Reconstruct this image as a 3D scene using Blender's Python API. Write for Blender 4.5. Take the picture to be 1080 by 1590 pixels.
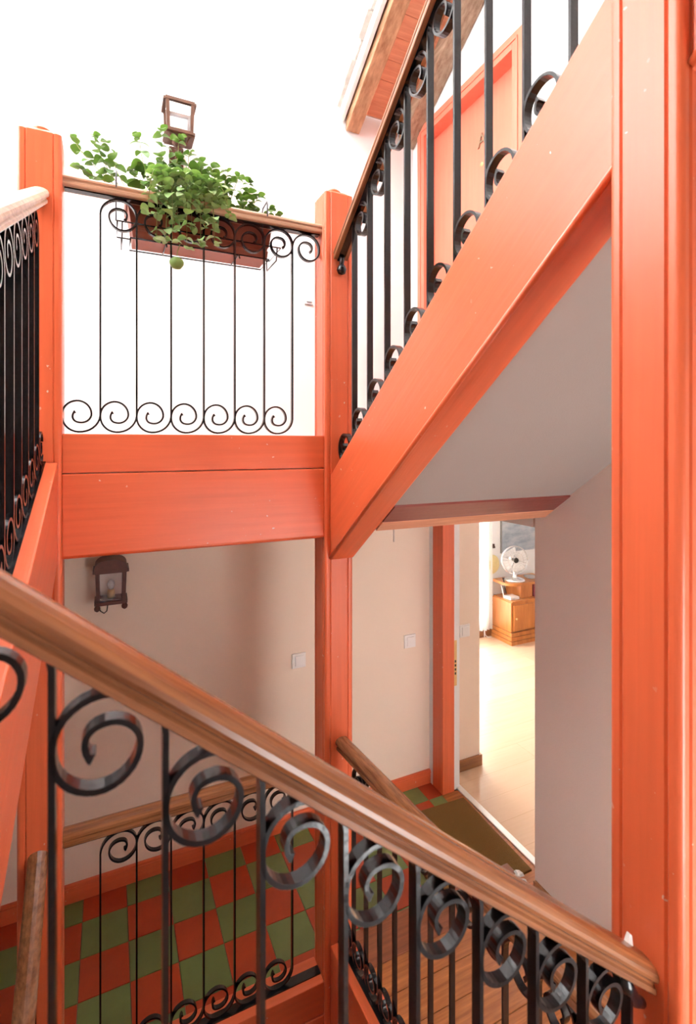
import bpy, bmesh, math, random
from mathutils import Vector, Matrix

random.seed(7)
for o in list(bpy.data.objects):
    bpy.data.objects.remove(o, do_unlink=True)
C = bpy.context.scene.collection
S = bpy.context.scene

# All building coordinates below: x runs along the landing, y away from the viewer,
# h is the height against eye level; E lifts everything so that the lower floor is z = 0.
E = 2.22

# ------------------------------------------------------------------ camera
cam_d = bpy.data.cameras.new('camera')
cam = bpy.data.objects.new('camera', cam_d)
C.objects.link(cam)
cam.location = (0, 0, E)
cam.rotation_euler = (math.radians(90), 0, -math.atan2(.4235, .9055))
cam_d.sensor_fit = 'VERTICAL'
cam_d.sensor_height = 36
cam_d.lens = 790 / 1590 * 36
cam_d.shift_y = -105 / 1590
cam_d.clip_start = .02
cam_d.dof.use_dof = True
cam_d.dof.focus_distance = 2.1
cam_d.dof.aperture_fstop = 5.0
S.camera = cam

# ------------------------------------------------------------------ light
world = bpy.data.worlds.new('overcast')
S.world = world
world.use_nodes = True
bgn = world.node_tree.nodes['Background']
bgn.inputs['Color'].default_value = (1.0, .99, .985, 1)
bgn.inputs['Strength'].default_value = 7.0
S.view_settings.view_transform = 'Standard'
S.view_settings.look = 'None'
S.view_settings.exposure = 1.55
S.view_settings.gamma = 1
S.view_settings.use_curve_mapping = False

# ------------------------------------------------------------------ materials
MATS = {}


class N:
    """small helper around one node tree"""
    def __init__(self, name, rough=.5, spec=.5, metal=0):
        m = bpy.data.materials.new(name)
        m.use_nodes = True
        self.m = m
        self.t = m.node_tree
        self.b = self.t.nodes['Principled BSDF']
        self.b.inputs['Roughness'].default_value = rough
        self.b.inputs['Specular IOR Level'].default_value = spec
        self.b.inputs['Metallic'].default_value = metal
        MATS[name] = m

    def n(self, kind, **kw):
        x = self.t.nodes.new(kind)
        for k, v in kw.items():
            setattr(x, k, v)
        return x

    def l(self, a, b):
        self.t.links.new(a, b)

    def coords(self, scale=(1, 1, 1), kind='Object', rot=None):
        tc = self.n('ShaderNodeTexCoord')
        src = tc.outputs[kind]
        if rot is not None:          # turn the grain into the slope first
            r = self.n('ShaderNodeMapping')
            r.inputs['Rotation'].default_value = rot
            self.l(src, r.inputs['Vector'])
            src = r.outputs['Vector']
        mp = self.n('ShaderNodeMapping')
        mp.inputs['Scale'].default_value = scale
        self.l(src, mp.inputs['Vector'])
        return mp.outputs['Vector']

    def noise(self, vec, scale, detail=4, rough=.55):
        x = self.n('ShaderNodeTexNoise')
        x.inputs['Scale'].default_value = scale
        x.inputs['Detail'].default_value = detail
        x.inputs['Roughness'].default_value = rough
        if vec is not None:
            self.l(vec, x.inputs['Vector'])
        return x.outputs['Fac']

    def ramp(self, fac, stops):
        r = self.n('ShaderNodeValToRGB')
        e = r.color_ramp.elements
        while len(e) < len(stops):
            e.new(.5)
        for i, (p, c) in enumerate(stops):
            e[i].position = p
            e[i].color = (*c, 1) if len(c) == 3 else c
        self.l(fac, r.inputs['Fac'])
        return r.outputs['Color']

    def mix(self, fac, a, b, mode='MIX'):
        x = self.n('ShaderNodeMix', data_type='RGBA', blend_type=mode)
        for sock, v in ((x.inputs[0], fac), (x.inputs[6], a), (x.inputs[7], b)):
            if hasattr(v, 'is_linked') or hasattr(v, 'links'):
                self.l(v, sock)
            elif isinstance(v, (int, float)):
                sock.default_value = v
            else:
                sock.default_value = (*v, 1)
        return x.outputs[2]

    def bump(self, fac, strength=.2, dist=.002):
        x = self.n('ShaderNodeBump')
        x.inputs['Strength'].default_value = strength
        x.inputs['Distance'].default_value = dist
        self.l(fac, x.inputs['Height'])
        self.l(x.outputs['Normal'], self.b.inputs['Normal'])

    def col(self, c):
        if isinstance(c, (tuple, list)):
            self.b.inputs['Base Color'].default_value = (*c, 1)
        else:
            self.l(c, self.b.inputs['Base Color'])


def plain(name, c, rough=.5, spec=.5, metal=0, var=.12, scale=30):
    k = N(name, rough, spec, metal)
    f = k.noise(k.coords(), scale)
    k.col(k.mix(f, tuple(x * (1 - var) for x in c), tuple(min(1, x * (1 + var)) for x in c)))
    return k.m


def paint(name, c, stroke, chips=True, rough=.36, rot=None):
    k = N(name, rough, .4)
    v = k.coords(stroke, rot=rot)
    f = k.noise(v, 1.0, 5)
    d = tuple(x * .84 for x in c)
    b = tuple(min(1, x * 1.12) for x in c)
    col = k.mix(f, d, b)
    pv = k.coords((1, 1, 1))
    if chips:
        ch = k.noise(pv, 55, 2, .4)
        m = k.ramp(ch, [(.0, (0, 0, 0)), (.735, (0, 0, 0)), (.75, (1, 1, 1))])
        patch = k.noise(pv, 4, 2)
        mm = k.ramp(patch, [(.5, (0, 0, 0)), (.62, (1, 1, 1))])
        m2 = k.mix(1.0, m, mm, 'MULTIPLY')
        col = k.mix(m2, col, (.75, .6, .5))
    k.col(col)
    big = k.noise(pv, 9, 3)
    x = k.n('ShaderNodeMath', operation='ADD')
    k.l(f, x.inputs[0])
    k.l(big, x.inputs[1])
    k.bump(x.outputs[0], .35, .003)
    k.b.inputs['Coat Weight'].default_value = .18
    k.b.inputs['Coat Roughness'].default_value = .3
    return k.m


CORAL = (.74, .142, .052)
paint('paint_z', CORAL, (60, 60, 2.5))
paint('paint_x', CORAL, (2.5, 60, 60))
paint('paint_y', CORAL, (60, 2.5, 40))
paint('paint_bc', CORAL, (60, 2.5, 40), rot=(math.atan(.739), 0, 0))
paint('paint_ad', CORAL, (60, 2.5, 40), rot=(-math.atan(.356), 0, 0))
paint('paint_door', (.80, .22, .14), (40, 40, 3), chips=False, rough=.4)
paint('paint_maroon', (.22, .05, .04), (2.5, 60, 60), chips=False)


def wood(name, light, dark, stretch, rough=.35, wear=0.0, rot=None):
    k = N(name, rough, .5)
    v = k.coords(stretch, rot=rot)
    f = k.noise(v, 1.0, 6, .6)
    col = k.ramp(f, [(.28, dark), (.5, tuple((a + b) / 2 for a, b in zip(light, dark))), (.72, light)])
    if wear:
        w = k.noise(k.coords(tuple(x * .18 for x in stretch), rot=rot), 1.0, 3)
        m = k.ramp(w, [(.48, (0, 0, 0)), (.7, (wear,) * 3)])
        col = k.mix(m, col, (.62, .42, .28))
    k.col(col)
    k.bump(f, .2, .001)
    return k.m


wood('rail_x', (.40, .16, .06), (.15, .05, .02), (5, 90, 90), .22, .15)
wood('rail_slope', (.34, .125, .045), (.115, .036, .014), (4, 110, 110), .27, .12, (0, -math.atan(.815), 0))
wood('rail_bc', (.40, .17, .07), (.13, .045, .02), (90, 4, 90), .28, .35, (math.atan(.739), 0, 0))
wood('rail_y', (.36, .15, .06), (.13, .045, .02), (90, 5, 90), .25, .12)
wood('rail_pale_x', (.62, .36, .22), (.30, .14, .075), (5, 90, 90), .4, .6)
wood('rail_overlit_y', (.70, .52, .40), (.36, .22, .15), (90, 5, 90), .4, .8)  # left handrail: overexposure put into the wood colour as a whitish tone
wood('plank', (.55, .20, .055), (.26, .075, .018), (4, 60, 60), .35)
wood('plank_dark', (.33, .10, .04), (.17, .05, .02), (4, 60, 60), .35)
wood('rafter', (.55, .33, .19), (.24, .11, .05), (40, 4, 25), .8)
wood('rafter_grey', (.46, .35, .25), (.22, .13, .08), (50, 4, 40), .85)
wood('soffit_board', (.72, .34, .20), (.55, .22, .12), (5, 80, 80), .7)
wood('cabinet_wood', (.60, .23, .06), (.40, .13, .03), (20, 20, 3), .3)
wood('skirting', (.36, .15, .05), (.2, .075, .03), (5, 60, 60), .4)


def laminate():
    k = N('laminate', .2, .6)
    v = k.coords((1, 1, 1))
    br = k.n('ShaderNodeTexBrick')
    br.offset = .4
    br.inputs['Scale'].default_value = 1
    br.inputs['Brick Width'].default_value = 1.2
    br.inputs['Row Height'].default_value = .19
    br.inputs['Mortar Size'].default_value = .0015
    br.inputs['Color1'].default_value = (.62, .39, .24, 1)
    br.inputs['Color2'].default_value = (.69, .46, .30, 1)
    br.inputs['Mortar'].default_value = (.45, .25, .13, 1)
    k.l(v, br.inputs['Vector'])
    g = k.noise(k.coords((3, 50, 1)), 1, 4)
    k.col(k.mix(g, br.outputs['Color'], (.74, .51, .34)))
    return k.m


laminate()


def plaster(name, c, var, bump=.15):
    k = N(name, .85, .25)
    v = k.coords()
    f = k.noise(v, 2.2, 5)
    col = k.mix(f, tuple(x * (1 - var) for x in c), c)
    k.col(col)
    k.bump(k.noise(v, 160, 3), bump, .0015)
    return k.m


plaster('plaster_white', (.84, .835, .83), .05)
plaster('plaster_cream', (.90, .73, .59), .08)
plaster('plaster_brown', (.26, .17, .13), .10)
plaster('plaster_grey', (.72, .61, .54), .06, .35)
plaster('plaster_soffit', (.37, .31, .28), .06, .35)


def iron():
    k = N('iron', .2, .5)
    v = k.coords()
    f = k.noise(v, 60, 3)
    k.col(k.mix(f, (.003, .0035, .0045), (.010, .010, .012)))
    k.bump(f, .25, .002)
    return k.m


iron()
plain('iron_worn', (.12, .12, .125), .5, .5, 0, .5, 60)


def tile(name, a, b):
    k = N(name, .35, .45)
    oi = k.n('ShaderNodeObjectInfo')
    base = k.mix(oi.outputs['Random'], a, b)
    f = k.noise(k.coords((1, 1, 1)), 12, 5, .65)
    k.col(k.mix(f, base, tuple((x + y) * .36 for x, y in zip(a, b))))
    return k.m


tile('tile_red', (.47, .055, .016), (.60, .075, .02))
tile('tile_green', (.16, .235, .07), (.22, .30, .10))
plain('grout', (.13, .10, .06), .8)


def doormat():
    k = N('doormat', .95, .1)
    f = k.noise(k.coords(), 350, 2)
    k.col(k.mix(f, (.115, .060, .018), (.29, .155, .05)))
    k.bump(f, .8, .006)
    return k.m


doormat()


def leafm(name, a, b):
    k = N(name, .42, .5)
    oi = k.n('ShaderNodeObjectInfo')
    k.col(k.mix(oi.outputs['Random'], a, b))
    k.b.inputs['Subsurface Weight'].default_value = 0
    tr = k.n('ShaderNodeBsdfTranslucent')
    tr.inputs['Color'].default_value = (.22, .42, .05, 1)
    ms = k.n('ShaderNodeMixShader')
    ms.inputs['Fac'].default_value = .18
    out = k.t.nodes['Material Output']
    k.l(k.b.outputs[0], ms.inputs[1])
    k.l(tr.outputs[0], ms.inputs[2])
    k.l(ms.outputs[0], out.inputs['Surface'])
    return k.m


leafm('leaf', (.04, .11, .016), (.12, .235, .04))
leafm('leaf_pale', (.20, .33, .10), (.42, .55, .27))
plain('stem', (.22, .24, .07), .6)
plain('terracotta', (.30, .085, .05), .5, .4, 0, .15, 14)
plain('soil', (.05, .03, .02), .95)
plain('lantern_brown', (.10, .028, .018), .5, .5, 0, .4, 40)
plain('lantern_bronze', (.09, .035, .016), .45, .5, .3, .4, 40)
plain('white_plastic', (.86, .82, .79), .35, .5, 0, .04)
plain('letter_metal', (.33, .25, .16), .4, .5, .5)
plain('brass', (.72, .50, .24), .35, .5, .85)
plain('dark_hole', (.02, .015, .01), .6)
plain('chrome', (.80, .80, .80), .18, .5, .9, .05)
plain('fan_white', (.78, .78, .77), .3, .5, .2, .05)
plain('alu', (.82, .80, .77), .35, .5, .5, .05)
plain('yellow_straw', (.80, .66, .33), .7)
plain('fruit', (.16, .27, .06), .5, .5, 0, .35, 40)
plain('roof_tile', (.52, .47, .42), .9, .2, 0, .35, 30)
plain('wire_grey', (.2, .19, .18), .5)
plain('book_red', (.25, .05, .06), .6)
plain('flake', (.75, .72, .68), .9, .2, 0, .15, 80)
plain('stub_wax', (.75, .7, .6), .5)


def picture():
    k = N('picture_print', .6, .3)
    v = k.coords()
    f = k.noise(k.coords((3, 3, 9)), 1.5, 5, .6)
    k.col(k.ramp(f, [(.3, (.20, .25, .31)), (.5, (.36, .40, .45)), (.7, (.52, .53, .54))]))
    return k.m


picture()


def glass(name, tint=(1, 1, 1), a=.12):
    k = N(name, .05, .5)
    k.b.inputs['Base Color'].default_value = (*tint, 1)
    tr = k.n('ShaderNodeBsdfTransparent')
    ms = k.n('ShaderNodeMixShader')
    ms.inputs['Fac'].default_value = a
    out = k.t.nodes['Material Output']
    k.l(tr.outputs[0], ms.inputs[1])
    k.l(k.b.outputs[0], ms.inputs[2])
    k.l(ms.outputs[0], out.inputs['Surface'])
    return k.m


glass('glass', (.9, .9, .92), .10)
glass('glass_frost', (.62, .60, .62), .55)


def curtainm():
    k = N('sheer', .9, .1)
    k.col((.9, .9, .88))
    tr = k.n('ShaderNodeBsdfTranslucent')
    tr.inputs['Color'].default_value = (.93, .92, .9, 1)
    ms = k.n('ShaderNodeMixShader')
    ms.inputs['Fac'].default_value = .65
    out = k.t.nodes['Material Output']
    k.l(k.b.outputs[0], ms.inputs[1])
    k.l(tr.outputs[0], ms.inputs[2])
    k.l(ms.outputs[0], out.inputs['Surface'])


curtainm()

# ------------------------------------------------------------------ mesh helpers
LOC = {}


class MB:
    """collects geometry in building coordinates (x, y, h)"""
    def __init__(self):
        self.bm = bmesh.new()

    def box(self, x0, x1, y0, y1, z0, z1, bev=0.0):
        vs = [self.bm.verts.new(p) for p in
              [(x0, y0, z0), (x1, y0, z0), (x1, y1, z0), (x0, y1, z0),
               (x0, y0, z1), (x1, y0, z1), (x1, y1, z1), (x0, y1, z1)]]
        fs = [self.bm.faces.new([vs[i] for i in q]) for q in
              [(3, 2, 1, 0), (4, 5, 6, 7), (0, 1, 5, 4), (1, 2, 6, 5), (2, 3, 7, 6), (3, 0, 4, 7)]]
        if bev:
            es = list({e for f in fs for e in f.edges})
            bmesh.ops.bevel(self.bm, geom=es, offset=bev, segments=2, affect='EDGES', profile=.6)
        return self

    def hexa(self, pts, bev=0.0):
        """8 corner points, bottom ring then top ring"""
        vs = [self.bm.verts.new(p) for p in pts]
        fs = [self.bm.faces.new([vs[i] for i in q]) for q in
              [(3, 2, 1, 0), (4, 5, 6, 7), (0, 1, 5, 4), (1, 2, 6, 5), (2, 3, 7, 6), (3, 0, 4, 7)]]
        if bev:
            es = list({e for f in fs for e in f.edges})
            bmesh.ops.bevel(self.bm, geom=es, offset=bev, segments=2, affect='EDGES', profile=.6)
        return self

    def prism(self, poly, axis, a0, a1, shear=0.0):
        """poly: (w, z) points; extruded along axis 'x' or 'y' from a0 to a1, z rises by shear per unit;
        axis 'z': poly is (x, y)"""
        def P(w, z, a):
            if axis == 'x':
                return (a, w, z + shear * (a - a0))
            if axis == 'y':
                return (w, a, z + shear * (a - a0))
            return (w, z, a)
        r0 = [self.bm.verts.new(P(w, z, a0)) for w, z in poly]
        r1 = [self.bm.verts.new(P(w, z, a1)) for w, z in poly]
        n = len(poly)
        for i in range(n):
            self.bm.faces.new([r0[i], r0[(i + 1) % n], r1[(i + 1) % n], r1[i]])
        self.bm.faces.new(r0[::-1])
        self.bm.faces.new(r1)
        return self

    def tube(self, pts, r, seg=8, r2=None):
        pts = [Vector(p) for p in pts]
        rings = []
        n = len(pts)
        prev = None
        for i, p in enumerate(pts):
            t = (pts[min(i + 1, n - 1)] - pts[max(i - 1, 0)])
            if t.length < 1e-9:
                t = Vector((0, 0, 1))
            t.normalize()
            if prev is None:
                a = Vector((0, 0, 1)) if abs(t.z) < .9 else Vector((1, 0, 0))
                u = t.cross(a).normalized()
            else:
                u = (prev - t * prev.dot(t))
                u = u.normalized() if u.length > 1e-6 else t.orthogonal().normalized()
            prev = u
            w = t.cross(u)
            rr = r if r2 is None else r + (r2 - r) * i / (n - 1)
            rings.append([self.bm.verts.new(p + (u * math.cos(2 * math.pi * k / seg) + w * math.sin(2 * math.pi * k / seg)) * rr)
                          for k in range(seg)])
        for a, b in zip(rings, rings[1:]):
            for k in range(seg):
                self.bm.faces.new([a[k], a[(k + 1) % seg], b[(k + 1) % seg], b[k]])
        self.bm.faces.new(rings[0][::-1])
        self.bm.faces.new(rings[-1])
        return self

    def lathe(self, cx, cy, prof, seg=16):
        """prof: (r, z) list"""
        rings = []
        for r, z in prof:
            rings.append([self.bm.verts.new((cx + r * math.cos(2 * math.pi * k / seg), cy + r * math.sin(2 * math.pi * k / seg), z))
                          for k in range(seg)])
        for a, b in zip(rings, rings[1:]):
            for k in range(seg):
                self.bm.faces.new([a[k], a[(k + 1) % seg], b[(k + 1) % seg], b[k]])
        self.bm.faces.new(rings[0][::-1])
        self.bm.faces.new(rings[-1])
        return self

    def strap(self, pts, half, thick, axis, endblob=True):
        """flat bar swept along an in-plane polyline of (a, z); axis 'x'/'y' says where a runs"""
        n = len(pts)
        rings = []
        for i, (a, z) in enumerate(pts):
            a0, z0 = pts[max(i - 1, 0)]
            a1, z1 = pts[min(i + 1, n - 1)]
            L = math.hypot(a1 - a0, z1 - z0) or 1
            na, nz = -(z1 - z0) / L, (a1 - a0) / L
            th = thick / 2
            hw = half
            if endblob:
                k = min(i, n - 1 - i)
                if k < 3:
                    th *= (1.7, 1.7, 1.25)[k]
            ring = []
            for s, w in ((1, 1), (1, -1), (-1, -1), (-1, 1)):
                p, q = a + na * th * s, z + nz * th * s
                ring.append(self.bm.verts.new((p, w * hw, q) if axis == 'x' else (w * hw, p, q)))
            rings.append(ring)
        for r0, r1 in zip(rings, rings[1:]):
            for k in range(4):
                self.bm.faces.new([r0[k], r0[(k + 1) % 4], r1[(k + 1) % 4], r1[k]])
        self.bm.faces.new(rings[0][::-1])
        self.bm.faces.new(rings[-1])
        return self

    def me(self, name, mat, org=(0, 0, 0), smooth=False):
        bmesh.ops.recalc_face_normals(self.bm, faces=self.bm.faces)
        bmesh.ops.translate(self.bm, vec=(-org[0], -org[1], -org[2]), verts=self.bm.verts)
        m = bpy.data.meshes.new(name)
        self.bm.to_mesh(m)
        self.bm.free()
        m.materials.append(MATS[mat])
        if smooth:
            m.polygons.foreach_set('use_smooth', [True] * len(m.polygons))
        return m

    def build(self, name, mat, parent=None, org=None, smooth=False):
        """org: building coordinates of the object's origin"""
        if org is None:
            xs = [v.co for v in self.bm.verts]
            org = (sum(v.x for v in xs) / len(xs), sum(v.y for v in xs) / len(xs), min(v.z for v in xs))
        return put(name, self.me(name, mat, org, smooth), org, parent)


def put(name, mesh, org, parent=None, rot=None, scale=None):
    o = bpy.data.objects.new(name, mesh)
    C.objects.link(o)
    LOC[o.name] = Vector(org)
    if parent is not None:
        o.parent = parent
        o.location = Vector(org) - LOC[parent.name]
    else:
        o.location = Vector(org) + Vector((0, 0, E))
    if rot is not None:
        o.rotation_euler = rot
    if scale is not None:
        o.scale = scale
    return o


def tag(o, label, cat, group=None):
    o['label'] = label
    o['category'] = cat
    if group:
        o['group'] = group
    return o


def thing(name, org, label, cat, group=None):
    return tag(put(name, None, org), label, cat, group)


def struct(o):
    o['kind'] = 'structure'
    return o


# ------------------------------------------------------------------ plan
XA0, XA1 = -.268, -.143        # post far left
XB0, XB1 = .789, .914          # post far middle
Y1 = 1.967                     # far side of the well
Y0 = .55                       # near side of the well
HP = .0625
XL, XR = -1.14, 1.78           # side walls
YB = 2.81                      # back wall
FLOOR = -2.22
STEP = -2.07                   # raised plank floor beside the well
TOP = 3.4

# ------------------------------------------------------------------ room shell
m = MB()
PIT = -4.9                     # ground floor under the open well
m.box(XL - .15, 2.05, YB, YB + .14, -.2, TOP)
wb = struct(m.build('wall_back', 'plaster_white'))
m = MB().box(XL - .15, 2.32, YB, YB + .14, PIT, -.2)
struct(m.build('wall_back_lower', 'plaster_cream'))
m = MB()
LY0, LY1, LZ0, LZ1 = 1.0, 2.4, 1.15, 2.75      # unseen window added high in the left wall for extra daylight
m.box(XL - .15, XL, -.9, LY0, PIT, TOP)
m.box(XL - .15, XL, LY1, YB, PIT, TOP)
m.box(XL - .15, XL, LY0, LY1, PIT, LZ0)
m.box(XL - .15, XL, LY0, LY1, LZ1, TOP)
struct(m.build('wall_left', 'plaster_white'))
w = thing('fill_window_left', (XL - .08, 1.7, LZ0), 'added daylight window high in the left wall, out of view', 'window')
w['kind'] = 'structure'
m = MB()
for a in (LY0, (LY0 + LY1) / 2 - .025, LY1 - .05):
    m.box(XL - .10, XL - .05, a, a + .05, LZ0, LZ1)
for a in (LZ0, LZ1 - .05):
    m.box(XL - .098, XL - .052, LY0, LY1, a, a + .05)
m.build('window_frame', 'white_plastic', w)
for a, b in ((LY0 + .05, (LY0 + LY1) / 2 - .025), ((LY0 + LY1) / 2 + .025, LY1 - .05)):
    MB().box(XL - .078, XL - .072, a, b, LZ0 + .05, LZ1 - .05).build('pane', 'glass', w)
m = MB()
QX0, QX1, QZ0, QZ1 = .75, 1.68, -1.90, -.48       # window added behind the viewer to brighten the lower hall
m.box(XL - .15, QX0, -1.04, -.9, PIT, TOP)
m.box(QX1, 2.05, -1.04, -.9, PIT, TOP)
m.box(QX0, QX1, -1.04, -.9, PIT, QZ0)
m.box(QX0, QX1, -1.04, -.9, QZ1, TOP)
struct(m.build('wall_front', 'plaster_brown'))
w = thing('fill_window_rear', ((QX0 + QX1) / 2, -.97, QZ0), 'added daylight window behind the viewer, brightening the lower hall', 'window')
w['kind'] = 'structure'
m = MB()
for a in (QX0, (QX0 + QX1) / 2 - .025, QX1 - .05):
    m.box(a, a + .05, -1.0, -.95, QZ0, QZ1)
for a in (QZ0, QZ1 - .05):
    m.box(QX0, QX1, -.998, -.952, a, a + .05)
m.build('window_frame', 'white_plastic', w)
for a, b in ((QX0 + .05, (QX0 + QX1) / 2 - .025), ((QX0 + QX1) / 2 + .025, QX1 - .05)):
    MB().box(a, b, -.978, -.972, QZ0 + .05, QZ1 - .05).build('pane', 'glass', w)

DY0, DY1, DH = 1.885, 2.672, 1.925     # upstairs door opening
m = MB()
m.box(XR, 2.05, -.9, 1.766, PIT, -.05)
m.box(XR, 2.05, 1.766, YB, PIT, FLOOR - .2)
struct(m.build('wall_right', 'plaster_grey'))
m = MB()
m.box(XR, 2.05, -.9, 1.766, -.05, TOP)
m.box(XR, 2.05, 1.766, DY0, -.29, TOP)
m.box(XR, 2.05, DY1, YB, -.29, TOP)
m.box(XR, 2.05, DY0, DY1, DH, TOP)
m.box(XR, 2.05, DY0, DY1, -.29, -.15)
struct(m.build('wall_right_upper', 'plaster_white'))

struct(MB().box(XL - .15, 2.05, -1.04, YB + .14, PIT - .1, PIT).build('floor_below', 'plank_dark'))

# roof over the stairwell with its skylight
SX0, SX1, SY0, SY1 = -.75, 1.15, .75, 2.45
m = MB()
m.box(XL - .15, 2.05, -1.04, SY0, TOP, TOP + .12)
m.box(XL - .15, 2.05, SY1, YB + .14, TOP, TOP + .12)
m.box(XL - .15, SX0, SY0, SY1, TOP, TOP + .12)
m.box(SX1, 2.05, SY0, SY1, TOP, TOP + .12)
struct(m.build('ceiling_roof', 'plaster_white'))
w = thing('window_2', (.2, 1.6, TOP), 'skylight over the stairwell', 'window')
w['kind'] = 'structure'
m = MB()
for a in (SX0, (SX0 + SX1) / 2 - .02, SX1 - .04):
    m.box(a, a + .04, SY0, SY1, TOP + .04, TOP + .10)
for a in (SY0, SY1 - .04):
    m.box(SX0 + .04, SX1 - .04, a, a + .04, TOP + .045, TOP + .095)
m.build('window_frame', 'white_plastic', w)
for a, b in ((SX0 + .04, (SX0 + SX1) / 2 - .02), ((SX0 + SX1) / 2 + .02, SX1 - .04)):
    MB().box(a, b, SY0 + .04, SY1 - .04, TOP + .065, TOP + .071).build('pane', 'glass', w)

# landing slab = ceiling of the lower hall
m = MB()
m.box(XL, XR, Y1 + HP + .001, YB, -.33, -.15)
m.box(XL, XA0 - .001, 1.906, Y1 + HP + .001, -.33, -.15)
m.box(.93, XR, 1.72, Y1 + HP + .001, -.255, -.17)
m.box(XR, 1.9, 1.78, YB, -.385, -.29)
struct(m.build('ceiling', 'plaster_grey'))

# lower floor with its tiles
m = MB()
m.box(XL, 2.02, Y1 + HP + .001, YB, FLOOR - .2, FLOOR - .013)
m.box(XB1 + .001, 2.02, 1.948, Y1 + HP + .001, FLOOR - .2, FLOOR - .013)
m.box(XL, XA0 - .005, 1.87, Y1 + HP + .001, FLOOR - .2, FLOOR - .013)
floor = struct(m.build('floor', 'grout', org=(0, 2.4, FLOOR - .2)))
T = .192
cache = {}
for i in range(-7, 12):
    for j in range(-3, 4):
        x0, x1 = .076 + T * i, .076 + T * (i + 1)
        y0, y1 = 2.285 + .19 * j, 2.285 + .19 * (j + 1)
        x0, x1 = max(x0, XL), min(x1, 2.015)
        y0, y1 = max(y0, Y1 + HP + .001 if XA0 - .1 < (x0 + x1) / 2 < XB1 + .06 else 1.949), min(y1, YB)
        if x1 - x0 < .02 or y1 - y0 < .02:
            continue
        g = (i + j) % 2 == 0
        key = (round(x1 - x0, 4), round(y1 - y0, 4), g)
        if key not in cache:
            w, d = (x1 - x0) / 2 - .0012, (y1 - y0) / 2 - .0012
            cache[key] = MB().box(-w, w, -d, d, 0, .012, .0012).me('tile', 'tile_green' if g else 'tile_red')
        put('tile', cache[key], ((x0 + x1) / 2, (y0 + y1) / 2, FLOOR - .0125 + random.uniform(-.0006, .0006)), floor)

# raised plank floor between the railing and the right wall
m = MB().box(XB1 + .002, XR, -.2, 1.93, STEP - .2, STEP - .018)
pf = struct(m.build('floor', 'plank_dark', org=(1.3, 1, STEP - .2)))
y = 1.945
k = 0
while y > 0:
    w = .165 if k == 0 else .118
    if k == 0:
        m = MB().box(XB1 + .002, XR - .002, y - w, y, STEP - .018, STEP + .002, .004)
        m.build('nosing_plank', 'plank_dark', pf)
    else:
        m = MB().box(XB1 + .004, XR - .002, y - w + .0015, y - .0015, STEP - .018, STEP + random.uniform(-.001, .001), .0015)
        m.build('plank', 'plank', pf)
    y -= w
    k += 1

# baseboards of the lower hall
m = MB().box(XL, 1.905, YB - .018, YB, FLOOR, FLOOR + .088, .004)
m.box(XL, 1.905, YB - .022, YB, FLOOR + .07, FLOOR + .076, .002)
struct(m.build('baseboard_back', 'paint_x'))
m = MB().box(XR - .014, XR, .2, 1.764, STEP, STEP + .06, .003)
struct(m.build('baseboard_right', 'skirting'))
m = MB()
for i in range(9):
    a = random.uniform(1.70, 1.79)
    b = random.uniform(1.78, 1.90)
    s = random.uniform(.008, .02)
    z = STEP + .003
    m.hexa([(a - s, b - s * .7, z), (a + s * .8, b - s, z), (a + s, b + s * .6, z), (a - s * .6, b + s, z),
            (a - s * .6, b - s * .4, z + .010), (a + s * .5, b - s * .6, z + .013), (a + s * .6, b + s * .3, z + .008), (a - s * .3, b + s * .6, z + .011)])
o = m.build('plaster_crumbs', 'flake')
tag(o, 'flaked white plaster crumbling at the foot of the grey wall', 'debris')
o['kind'] = 'stuff'

# ------------------------------------------------------------------ newel posts
def post_profile(w=HP):
    q = []
    c = [(w, w - .027), (w - .004, w - .0235), (w - .0005, w - .020)]
    for i in range(7):
        t = math.pi / 2 * i / 6
        c.append((w - .011 + .011 * math.cos(t), w - .011 + .011 * math.sin(t)))
    c += [(w - .020, w - .0005), (w - .0235, w - .004), (w - .027, w)]
    for k in range(4):
        ca, sa = [(1, 0), (0, 1), (-1, 0), (0, -1)][k]
        q += [(x * ca - y * sa, x * sa + y * ca) for x, y in c]
    return q


PP = post_profile()


def newel(x, y, z0, z1, label, cap=True):
    t = thing('newel_post', (x, y, z0), label, 'post', 'coral newel posts around the stairwell')
    MB().prism([(x + a, y + b) for a, b in PP], 'z', z0, z1).build('shaft', 'paint_z', t)
    if cap:
        m = MB()
        w, v = HP - .003, HP - .028
        m.hexa([(x - w, y - w, z1), (x + w, y - w, z1), (x + w, y + w, z1), (x - w, y + w, z1),
                (x - v, y - v, z1 + .02), (x + v, y - v, z1 + .02), (x + v, y + v, z1 + .02), (x - v, y + v, z1 + .02)])
        m.build('cap', 'paint_z', t)
        MB().lathe(x, y, [(.030, z1 + .02), (.031, z1 + .03), (.022, z1 + .038), (.012, z1 + .044), (.002, z1 + .045)], 20) \
            .build('finial', 'paint_z', t, smooth=False)
    return t


newel((XA0 + XA1) / 2, Y1, FLOOR - .6, 1.012, 'coral newel post left of the planter railing, with capped top')
newel((XB0 + XB1) / 2, Y1, FLOOR - .6, 1.028, 'coral newel post in the middle, where the rising stringer starts')
newel((XB0 + XB1) / 2, Y0, STEP - .6, 2.3, 'large coral newel post nearest on the right, full picture height')
newel((XA0 + XA1) / 2, Y0, FLOOR - .6, .5, 'coral newel post at the upper end of the foreground handrail')

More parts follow.
